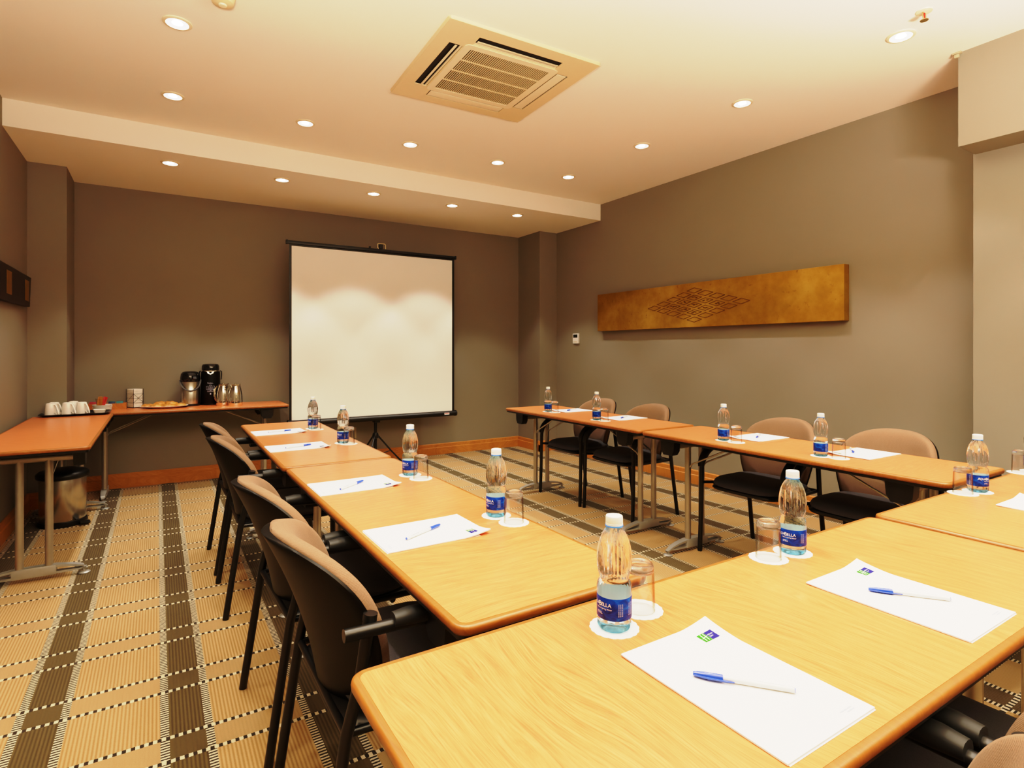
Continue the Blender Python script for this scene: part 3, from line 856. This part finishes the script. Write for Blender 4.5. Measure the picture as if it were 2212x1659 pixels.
n = 42
for k in range(n+1):
    x = -.2575 + .515*k/n
    gr.box((x-.0023, -.2575, -.0335), (x+.0023, .2575, -.026))
for k in (1, 2, 3):
    y = -.2575 + .515*k/4; gr.box((-.2575, y-.0035, -.0345), (.2575, y+.0035, -.021))
part('grille', gr, M['cream'], t, 0)
part('filter', MB().box((-.257, -.257, -.0185), (.257, .257, -.013)), simple('brown_filter', (.055, .034, .014), .9), t, 0)
for k, (ang, op) in enumerate(((0, 0), (90, 0), (180, 1), (270, 1))):
    # k: +x side, +y, -x, -y in the unit's frame
    Mx = Matrix.Rotation(R(ang), 4, 'Z')
    lv = MB()
    if op == 0:
        lv.rbox((a0+.006, -sl+.006, -.033), (a1-.010, sl-.006, -.024), .003, 0, Mx)
    else:
        pass
    if not lv.v:
        lv.rbox((a0+.030, -sl+.008, -.034), (a0+.044, sl-.008, -.030), .001, 0, Mx)
        lv.box((a0+.002, -sl, -.022), (a0+.012, sl, -.012), 0, Mx)
    part('louvre', lv, M['creamlight'], t, 30)
t.scale = (1, 1, .5)

def make_light(label, group):
    t = thing('ceiling_downlight', label, 'downlight', group=group)
    rg = MB(); rg.lathe([(.050, -.002), (.052, -.0075), (.058, -.0085), (.066, -.004), (.067, 0), (.050, 0), (.050, -.002)], 40)
    part('trim_ring', rg, M['trimring'], t)
    rf = MB(); rf.lathe([(.0505, -.0062), (.040, -.0045), (.026, -.0030), (.024, -.0028)], 40)
    part('reflector', rf, M['reflector'], t)
    part('lamp', MB().lathe([(0, -.0055), (.018, -.0052), (.0245, -.0030), (.0245, -.0015)], 32), M['lamp'], t)
    return t
def spot(x, y, z, e, size=84, blend=.30, col=(1, .90, .76)):
    l = bpy.data.lights.new('downlight_bulb', 'SPOT'); l.energy = e; l.spot_size = R(size); l.spot_blend = blend
    l.shadow_soft_size = .035; l.color = col
    o = bpy.data.objects.new('downlight_bulb', l); COL.objects.link(o); o.location = (x, y, z)
    # a little spill from the same fitting, wide
    return o
LX = [.085, .910, 1.716, 2.530, 3.310]
E0 = 31
GLt = 'recessed ceiling downlights'
first = None
cols = ['leftmost', 'second from left', 'middle', 'second from right', 'rightmost']
spots = []
for i, x in enumerate(LX): spots.append((x, 5.185, ZLOW, 'bright downlight in the lowered back ceiling, %s of five' % cols[i], 1))
for i, x in enumerate(LX): spots.append((x, 4.28, ZM, 'bright downlight just before the lowered back ceiling, %s of five' % cols[i], 1))
spots += [(LX[0], 3.317, ZM, 'bright downlight at upper left of the photo, nearest the left wall', 1),
          (LX[4], 3.317, ZM, 'bright downlight above the right table row, farthest of its three', 1),
          (LX[4], 2.392, ZM, 'bright downlight above the right table row, middle of its three', 1),
          (LX[4], 1.440, ZM, 'bright downlight above the right table row, by the sprinkler', 1)]
for (x, y, z, lab, vis) in spots:
    if first is None: first = make_light(lab, GLt); first.location = (x, y, z)
    else: dup(first, lab, (x, y, z), random.random()*6, GLt)
    spot(x, y, z-.012, E0)
# unseen bulbs without fittings, added along the downlight grid to light the near tables
for x in LX[:4]: spot(x, 1.44, ZM-.012, E0)
spot(LX[0], 2.392, ZM-.012, E0)
for x, k in zip(LX, (.3, .25, .25, .9, 1.1)): spot(x, .49, ZM-.012, E0*k)

for (x, y, e) in ((-.05, .80, 66), (2.35, -.1, 62), (1.2, -.5, 46)):  # unseen upward lamps with no fitting, added to brighten the ceiling
    l = bpy.data.lights.new('ceiling_fill', 'AREA'); l.shape = 'DISK'; l.size = .45; l.energy = e; l.color = (1, .83, .61)
    o = bpy.data.objects.new('ceiling_fill', l); COL.objects.link(o); o.location = (x, y, 1.85); o.rotation_euler = (R(180), 0, 0)
t = thing('fire_sprinkler', 'brass fire sprinkler with red bulb on the ceiling at upper right', 'sprinkler', (3.165, 1.275, ZM))
part('escutcheon', MB().lathe([(0, -.006), (.014, -.008), (.034, -.004), (.036, 0), (0, 0)], 28), M['creamlight'], t)
part('frame_arms', MB().tube([(-.012, 0, -.006), (-.016, 0, -.024), (-.006, 0, -.044)], .003, 8).tube([(.012, 0, -.006), (.016, 0, -.024), (.006, 0, -.044)], .003, 8), M['bronze'], t)
part('glass_bulb', MB().rod((0, 0, -.010), (0, 0, -.042), .0045, 12), M['redbulb'], t)
part('deflector', MB().lathe([(0, -.046), (.018, -.046), (.018, -.0435), (0, -.0435)], 20), M['bronze'], t)
t = thing('smoke_detector', 'cream smoke detector on the ceiling, cut by the top edge', 'smoke detector', (.258, 2.955, ZM))
part('housing', MB().lathe([(0, -.042), (.028, -.042), (.046, -.034), (.052, -.018), (.055, 0), (0, 0)], 36), M['cream'], t)
part('sensor_cap', MB().lathe([(0, -.050), (.016, -.048), (.020, -.041), (0, -.041)], 24), M['creamlight'], t)

# ------------------------------------------------------------------ refreshment station
# waste bin
t = thing('pedal_bin', 'stainless steel pedal bin with black lid under the left side table', 'waste bin', (-.575, 5.16, 0))
part('body', MB().lathe([(.132, .03), (.136, .035), (.136, .335), (.132, .345), (0, .345)], 48), M['steel'], t)
part('base_ring', MB().lathe([(0, 0), (.141, 0), (.145, .012), (.141, .034), (.132, .036), (0, .036)], 48), M['blackplastic'], t)
part('lid', MB().lathe([(.140, .330), (.153, .338), (.156, .352), (.153, .366), (.138, .380), (.09, .392), (0, .396)], 48), M['blackplastic'], t)
part('pedal', MB().rbox((.085, -.165, .012), (.145, -.105, .026), .004, 0, Matrix.Rotation(R(10), 4, 'Z')), M['blackplastic'], t)

t = thing('serving_tray', 'black rectangular tray holding mugs at the end of the left table', 'tray', (-.548, 5.682, ZT))
tb = MB(); loops = []
for (w, h, z) in ((.415, .375, .0), (.430, .390, .003), (.470, .430, .017), (.474, .434, .017), (.474, .434, .014), (.436, .396, 0.0)):
    pass
lp = lambda w, h, z, r: [(x, y, z) for x, y in rrect(w, h, r, 6)]
ringloft(tb, [lp(.40, .25, 0, .03), lp(.435, .285, .016, .045), lp(.452, .302, .018, .05), lp(.452, .302, .0155, .05), lp(.432, .282, .0135, .045), lp(.398, .248, .003, .03)], cap0=True, cap1=True)
part('tray_shell', tb, M['tray'], t, 40)
def make_mug(label, group):
    t = thing('coffee_mug', label, 'mug', group=group)
    # upside down: wide rim on the tray
    pr = [(.0385, 0), (.0400, .0010), (.0402, .004), (.0370, .05), (.0320, .094), (.0300, .0985), (.025, .100), (.0235, .098), (0, .0975)]
    inn = [(0, .092), (.027, .091), (.0345, .05), (.0378, .003), (.0385, 0)]
    part('cup_wall', MB().lathe(pr + inn, 44), M['white'], t, 50)
    hd = MB().sweep([(.033, 0, .088), (.045, 0, .086), (.058, 0, .064), (.072, 0, .032), (.073, 0, .018), (.062, 0, .014), (.046, 0, .024), (.038, 0, .030)],
                    [(.0065*math.cos(2*PI*i/10), .0042*math.sin(2*PI*i/10)) for i in range(10)])
    part('handle', hd, M['white'], t, 60)
    return t
GM = 'white mugs turned upside down on the tray'
mg = make_mug('white mug upside down on the tray, front row, at the left end', GM)
zt = ZT + .0035
mg.location = (-.698, 5.600, zt); mg.rotation_euler.z = R(-42)
dup(mg, 'white mug upside down on the tray, front row, in the middle', (-.597, 5.612, zt), R(-42), GM)
dup(mg, 'white mug upside down on the tray, front row, next to the square dish', (-.508, 5.612, zt), R(-45), GM)
dup(mg, 'white mug upside down on the tray, middle of the left column', (-.688, 5.688, zt), R(-40), GM)
dup(mg, 'white mug upside down on the tray, rear of the left column', (-.670, 5.772, zt), R(-40), GM)
dup(mg, 'white mug upside down on the tray, behind the middle front mug', (-.573, 5.738, zt), R(-40), GM)
t = thing('square_dish', 'small white square dish at the right end of the black tray', 'dish', (-.392, 5.600, zt), R(3))
d = MB()
ringloft(d, [lp(.060, .060, 0, .008), lp(.084, .084, .036, .010), lp(.078, .078, .036, .010), lp(.054, .054, .005, .008)], cap0=True, cap1=True)
part('dish_wall', d, M['white'], t, 40)
# stacked saucers
def make_saucer(label, group):
    t = thing('saucer', label, 'saucer', group=group)
    part('saucer_body', MB().lathe([(0, 0), (.040, 0), (.043, .003), (.064, .0095), (.0705, .0145), (.0700, .0158), (.060, .012), (.042, .0065), (0, .0055)], 44), M['white'], t, 50)
    return t
sc = None
sxy = (-.395, 5.907)
for k in range(7):
    lab = 'topmost white saucer of the stack beside the tray' if k == 6 else 'white saucer in the stack beside the tray, below the top one'
    pz = (sxy[0]+random.uniform(-.003, .003), sxy[1]+random.uniform(-.003, .003), ZT + .0062*k)
    if sc is None: sc = make_saucer(lab, 'stacked white saucers'); sc.location = pz
    else: dup(sc, lab, pz, 0, 'stacked white saucers')
zs = ZT + .0062*6 + .0056
t = thing('sachet_glass', 'glass tumbler of sugar sachets standing on the saucer stack', 'glass', (sxy[0]-.012, sxy[1]-.004, zs))
part('cup_wall', MB().lathe([(0, 0), (.026, 0), (.028, .004), (.037, .062), (.0355, .062), (.027, .006), (0, .004)], 36), M['thinclear'], t, 50)
sach0 = None
def make_sachet(name, label, mat, w, h, th, cat, group):
    t = MB()
    t.sheet(lambda u, v: Vector(((u-.5)*w, th/2*math.sin(PI*u)*math.sin(PI*min(max((v-.1)/.8, 0), 1)) + .0004, v*h)),
            lambda u, v: Vector(((u-.5)*w, -th/2*math.sin(PI*u)*math.sin(PI*min(max((v-.1)/.8, 0), 1)) - .0004, v*h)), 8, 10)
    return tag(link(name, t.mesh(name, [mat], 60)), label, cat, group)
for k, (dx, dy, rz, tx, col) in enumerate(((-.012, -.010, 20, 8, 0), (-.004, -.012, -15, 10, 0), (.006, .004, 40, -6, 0), (-.010, .010, 70, 5, 0), (.014, .008, -30, -12, 1), (.016, -.006, 10, -16, 1))):
    o = make_sachet('sugar_sachet', ('brown sugar sachet standing in the glass on the saucers' if col == 0 else 'red sweetener sachet sticking out of the glass on the saucers'),
                    M['sugar'] if col == 0 else M['red'], .030, .072, .006, 'sachet', 'brown sugar sachets in the glass' if col == 0 else 'red sachets in the glass')
    o.location = (sxy[0]-.012+dx, sxy[1]-.004+dy, zs+.006); o.rotation_euler = (R(tx*.5), R(tx if col == 0 else 18), R(rz))
# wooden tea box
t = thing('tea_box', 'low orange wooden tea box with compartments on the back side table', 'tea box', (-.435, 6.036, ZT))
bx = MB(); hw_, hd_, hz = .205, .050, .052
bx.box((-hw_, -hd_, 0), (hw_, hd_, .006))
for (a, b) in (((-hw_, -hd_, .006), (hw_, -hd_+.008, hz)), ((-hw_, hd_-.008, .006), (hw_, hd_, hz)), ((-hw_, -hd_+.008, .006), (-hw_+.008, hd_-.008, hz)), ((hw_-.008, -hd_+.008, .006), (hw_, hd_-.008, hz))): bx.box(a, b)
part('box_shell', bx, M['boxwood'], t, 0)
part('divider', MB().box((-.068, -hd_+.008, .006), (-.062, hd_-.008, hz-.006)).box((.062, -hd_+.008, .006), (.068, hd_-.008, hz-.006)), M['boxwood'], t, 0)
names = ['yellow', 'teal', 'green', 'purple', 'navy', 'red', 'pale blue']
order = [0, 0, 2, 1, 5, 6, 3, 6, 4, 1, 2, 4]
where = ['left', 'left', 'left', 'left', 'middle', 'middle', 'middle', 'middle', 'right', 'right', 'right', 'right']
for k, ci in enumerate(order):
    o = MB(); o.rbox((-.024, -.004, 0), (.024, .004, .062), .0025)
    x = -.435 + (-.165, -.110, -.165, -.110, -.035, .028, -.035, .028, .098, .155, .098, .155)[k]
    y = 6.036 + (-.020 if k % 4 < 2 else .016)
    lab = '%s tea sachet in the %s compartment of the tea box, %s row' % (names[ci], where[k], 'front' if k % 4 < 2 else 'rear')
    q = tag(link('tea_sachet', o.mesh('tea_sachet', [SACH[ci]], 40), None, (x, y, ZT+.0075), (R(-14), 0, R(random.uniform(-4, 4)))), lab, 'tea sachet', 'tea sachets in the wooden box')
# napkin holder
t = thing('napkin_holder', 'black wire napkin holder filled with napkins on the back table', 'napkin holder', (-.172, 6.112, ZT), R(38))
nb = MB(); q = .046
for z in (.006, .045, .085, .125):
    nb.tube([(-q, -q, z), (q, -q, z)], .0011, 6).tube([(q, -q, z), (q, q, z)], .0011, 6).tube([(q, q, z), (-q, q, z)], .0011, 6).tube([(-q, q, z), (-q, -q, z)], .0011, 6)
for sx in (-1, 1):
    for sy_ in (-1, 1): nb.rod((sx*q, sy_*q, 0), (sx*q, sy_*q, .168), .0016, 8)
    nb.rod((sx*q, -q, .125), (sx*q, q, .045), .0009, 6)
nb.rod((-q, -q, .125), (q, -q, .045), .0014, 6); nb.rod((-q, -q, .045), (q, -q, .125), .0014, 6)
part('wire_frame', nb, M['blackmetal'], t)
part('base_plate', MB().box((-q, -q, .003), (q, q, .005)), M['blackmetal'], t, 0)
for k in range(15):
    o = MB(); o.rbox((-.0415, -.0415, 0), (.0415, .0415, .0105), .004)
    tag(link('paper_napkin', o.mesh('paper_napkin', [M['napkin']], 40), None, (-.172, 6.112, ZT+.0055+.0107*k), (R(random.uniform(-.6, .6)), R(random.uniform(-.6, .6)), R(38+random.uniform(-2.5, 2.5)))),
        'topmost folded cream napkin in the wire holder' if k == 14 else 'folded cream napkin in the wire holder, below the top one', 'napkin', 'folded napkins in the wire holder')
# pastry platter
t = thing('pastry_platter', 'oval white platter heaped with pastries on the back side table', 'platter', (.050, 5.945, ZT), R(-14))
pl = MB()
el = lambda a, b, z: [(a*math.cos(2*PI*i/48), b*math.sin(2*PI*i/48), z) for i in range(48)]
ringloft(pl, [el(.12, .075, 0), el(.135, .085, .004), el(.185, .120, .017), el(.192, .126, .0195), el(.190, .124, .021), el(.135, .085, .0075)], cap0=True, cap1=True)
part('platter_body', pl, M['white'], t, 50)
def make_pastry_obj(label):
    mb = MB(); n = 26
    def P_(u, v, top):
        a = 2*PI*u; r = v
        x = .058*r*math.cos(a)*(1+.08*math.sin(3*a)); y = .036*r*math.sin(a) + .010*math.cos(a)**2*r
        k = max(0, 1-r**3)**.6
        z = (.026*k*(1+.10*math.sin(9*x/.058)) if top else -.004*k) + .005
        return (x, y, z)
    rs = [.15, .35, .55, .72, .85, .94, 1]
    loops = [[P_(i/n, r, True) for i in range(n)] for r in rs] + [[P_(i/n, r, False) for i in range(n)] for r in reversed(rs[:-1])]
    ringloft(mb, loops, cap0=True, cap1=True)
    return tag(link('pastry', mb.mesh('pastry', [M['pastry']], 60)), label, 'pastry', 'pastries on the oval platter')
p0 = None
for k, (dx, dy, dz, rz, w_) in enumerate(((-.115, -.010, .010, 20, 'at the left end'), (-.050, -.050, .010, -10, 'at the front left'), (.045, -.045, .010, 8, 'at the front right'), (.118, .005, .010, -25, 'at the right end'),
                                          (.060, .055, .010, 15, 'at the rear right'), (-.050, .052, .010, -12, 'at the rear left'), (-.025, .0, .029, 35, 'on top at the left'), (.052, .002, .029, -5, 'on top at the right'))):
    lab = 'golden brown pastry on the oval platter, ' + w_
    if p0 is None: p0 = make_pastry_obj(lab); o = p0
    else:
        o = p0.copy(); COL.objects.link(o); o['label'] = lab
    c, s = math.cos(R(-14)), math.sin(R(-14))
    o.location = (.050 + dx*c - dy*s, 5.945 + dx*s + dy*c, ZT + dz - .003); o.rotation_euler = (R(random.uniform(-6, 6)), R(random.uniform(-6, 6)), R(rz))
# vacuum flasks
fx, fy = .258, 6.050
t = thing('vacuum_flask', 'stainless steel pump flask with black lid, left of the two flasks', 'vacuum flask', (fx, fy, ZT))
part('body', MB().lathe([(0, .012), (.080, .012), (.081, .02), (.081, .150), (.079, .155), (.079, .225), (0, .225)], 48), M['steel'], t)
part('base_ring', MB().lathe([(0, 0), (.082, 0), (.084, .006), (.083, .020), (.078, .022), (0, .022)], 48), M['blackplastic'], t)
part('lid', MB().lathe([(.080, .222), (.083, .228), (.082, .262), (.076, .295), (.062, .313), (.040, .320), (0, .321)], 48), simple('glossy_black_lid', (.008, .008, .008), .08, coat=.5), t)
part('spout', MB().sweep([(.02, -.070, .268), (.03, -.096, .262), (.03, -.104, .248)], [(-.016, -.010), (.016, -.010), (.014, .012), (-.014, .012)], up=(0,0,1)), M['blackplastic'], t)
az = R(-62)
hp = []
for k in range(17):
    a = PI*k/16
    u_ = .090*math.cos(a); v_ = -.095*math.sin(a)
    hp.append((u_*math.cos(R(20)) - (-.030-.065*math.sin(a))*0 , -.030*math.sin(a) - .075*math.sin(a), .238 + v_))
part('carry_handle', MB().sweep(hp, [(-.006, -.003), (.006, -.003), (.006, .003), (-.006, .003)], up=(0,0,1)), simple('grey_handle_plastic', (.10, .10, .10), .35), t)
fx2, fy2 = .428, 6.088
t = thing('vacuum_flask', 'tall black coffee flask with white printed logo, right of the two flasks', 'vacuum flask', (fx2, fy2, ZT))
part('body', MB().lathe([(0, .010), (.080, .010), (.083, .016), (.083, .200), (.081, .300), (.078, .318), (0, .318)], 48), M['shell'], t)
part('base_ring', MB().lathe([(0, 0), (.080, 0), (.084, .004), (.084, .012), (0, .012)], 48), M['blackplastic'], t)
part('collar', MB().lathe([(.078, .312), (.0825, .314), (.0825, .324), (.078, .326)], 48, caps=True), M['chrome'], t)
part('lid', MB().lathe([(.074, .322), (.075, .330), (.074, .364), (.066, .380), (.050, .386), (0, .387)], 48), simple('gloss_black_flask_lid', (.008, .008, .008), .1, coat=.5), t)
bdg = MB()
vz = [(-.032, .316), (-.022, .296), (0, .286), (.022, .296), (.032, .316)]
azc = math.atan2(-fy2, -fx2)
bdg.add([((.0835)*math.cos(azc+x/.083), .0835*math.sin(azc+x/.083), z) for x, z in vz], [(0, 1, 2, 3, 4)])
part('spout_badge', bdg, M['chrome'], t, 0)
tx = MB()
for s, size, z in (('Relax..', .020, .206), ("it's", .018, .186), ('miko', .026, .160), ('coffee', .024, .131)):
    text_bent(tx, s, size, .0841, z, azc)
for (x0, x1, z0, z1) in ((-.036, .036, .176, .178), (-.036, .036, .144, .146), (-.036, -.034, .144, .178), (.034, .036, .144, .178)):
    vs = []
    for k in range(9):
        a = azc + (x0+(x1-x0)*k/8)/.0841; vs += [(.0841*math.cos(a), .0841*math.sin(a), z0), (.0841*math.cos(a), .0841*math.sin(a), z1)]
    tx.add(vs, [(2*k, 2*k+2, 2*k+3, 2*k+1) for k in range(8)])
dl = [(.0841*math.cos(azc+.006*math.cos(2*PI*k/10)/.084), .0841*math.sin(azc+.006*math.cos(2*PI*k/10)/.084), .105+.008*math.sin(2*PI*k/10)) for k in range(10)]
tx.add(dl, [tuple(range(10))])
part('printed_logo', tx, M['printgrey'], t, 0)
for s in (-1, 1):
    pass
hb = MB()
for s in (-1, 1):
    e_ = (math.cos(azc+s*PI/2), math.sin(azc+s*PI/2))
    hb.tube([(.080*e_[0], .080*e_[1], .318), (.092*e_[0], .092*e_[1], .312), (.0935*e_[0], .0935*e_[1], .285), (.0900*e_[0], .0900*e_[1], .235)], .005, 8)
part('carry_handle', hb, M['blackplastic'], t)
# steel jugs
def make_jug(label, group):
    t = thing('milk_jug', label, 'jug', group=group)
    part('body', MB().lathe([(0, 0), (.058, 0), (.061, .004), (.0615, .03), (.059, .10), (.050, .150), (.041, .178), (.039, .186), (.042, .196), (.040, .197), (.036, .186), (.036, .17), (0, .165)], 44), M['chrome'], t)
    part('lid', MB().lathe([(.036, .186), (.034, .194), (.020, .200), (.008, .201), (.009, .208), (0, .210)], 28), M['chrome'], t)
    part('spout', MB().add([(.030, -.016, .186), (.030, .016, .186), (.058, 0, .206), (.038, -.012, .176), (.038, .012, .176)], [(0, 1, 2), (0, 2, 3), (1, 4, 2), (3, 2, 4)]), M['chrome'], t)
    part('handle', MB().sweep([(-.036, 0, .180), (-.062, 0, .178), (-.084, 0, .150), (-.086, 0, .100), (-.074, 0, .058), (-.058, 0, .045)], [(-.008, -.003), (.008, -.003), (.008, .003), (-.008, .003)], up=(0,1,0)), M['chrome'], t)
    return t
j = make_jug('polished steel jug beside the black flask, left of two', 'polished steel jugs')
j.location = (.522, 5.925, ZT); j.rotation_euler.z = R(28)
dup(j, 'polished steel jug at the right end of the flask group', (.616, 5.836, ZT), R(28), 'polished steel jugs')

# ------------------------------------------------------------------ world, camera, colour
w = bpy.data.worlds.new('world'); scn.world = w; w.use_nodes = True
w.node_tree.nodes['Background'].inputs[0].default_value = (1, .82, .6, 1); w.node_tree.nodes['Background'].inputs[1].default_value = .3
cam = bpy.data.cameras.new('camera'); co = bpy.data.objects.new('camera', cam); COL.objects.link(co)
cam.sensor_width = 36; cam.lens = 1224.3/2212*36; cam.shift_y = -72/2212; cam.clip_start = .05
co.location = CAM; co.rotation_euler = (R(90), 0, -R(32.03))
scn.camera = co
scn.view_settings.view_transform = 'Standard'
scn.view_settings.look = 'None'
scn.view_settings.exposure = 0.08
vs_ = scn.view_settings; vs_.use_curve_mapping = True
cm = vs_.curve_mapping; cm.white_level = (3.0, 3.0, 3.0)
c_ = cm.curves[3]
c_.points[0].location = (0, 0); c_.points[1].location = (1, .96)
for x, y in ((.0067, .018), (.020, .100), (.035, .205), (.08, .475), (.14, .70), (.25, .80), (.42, .855), (.65, .90)): c_.points.new(x, y)
cm.update()
scn.cycles.use_denoising = True
scn.cycles.max_bounces = 14; scn.cycles.diffuse_bounces = 8; scn.cycles.glossy_bounces = 5; scn.cycles.transmission_bounces = 12; scn.cycles.transparent_max_bounces = 16
scn.cycles.sample_clamp_indirect = 6
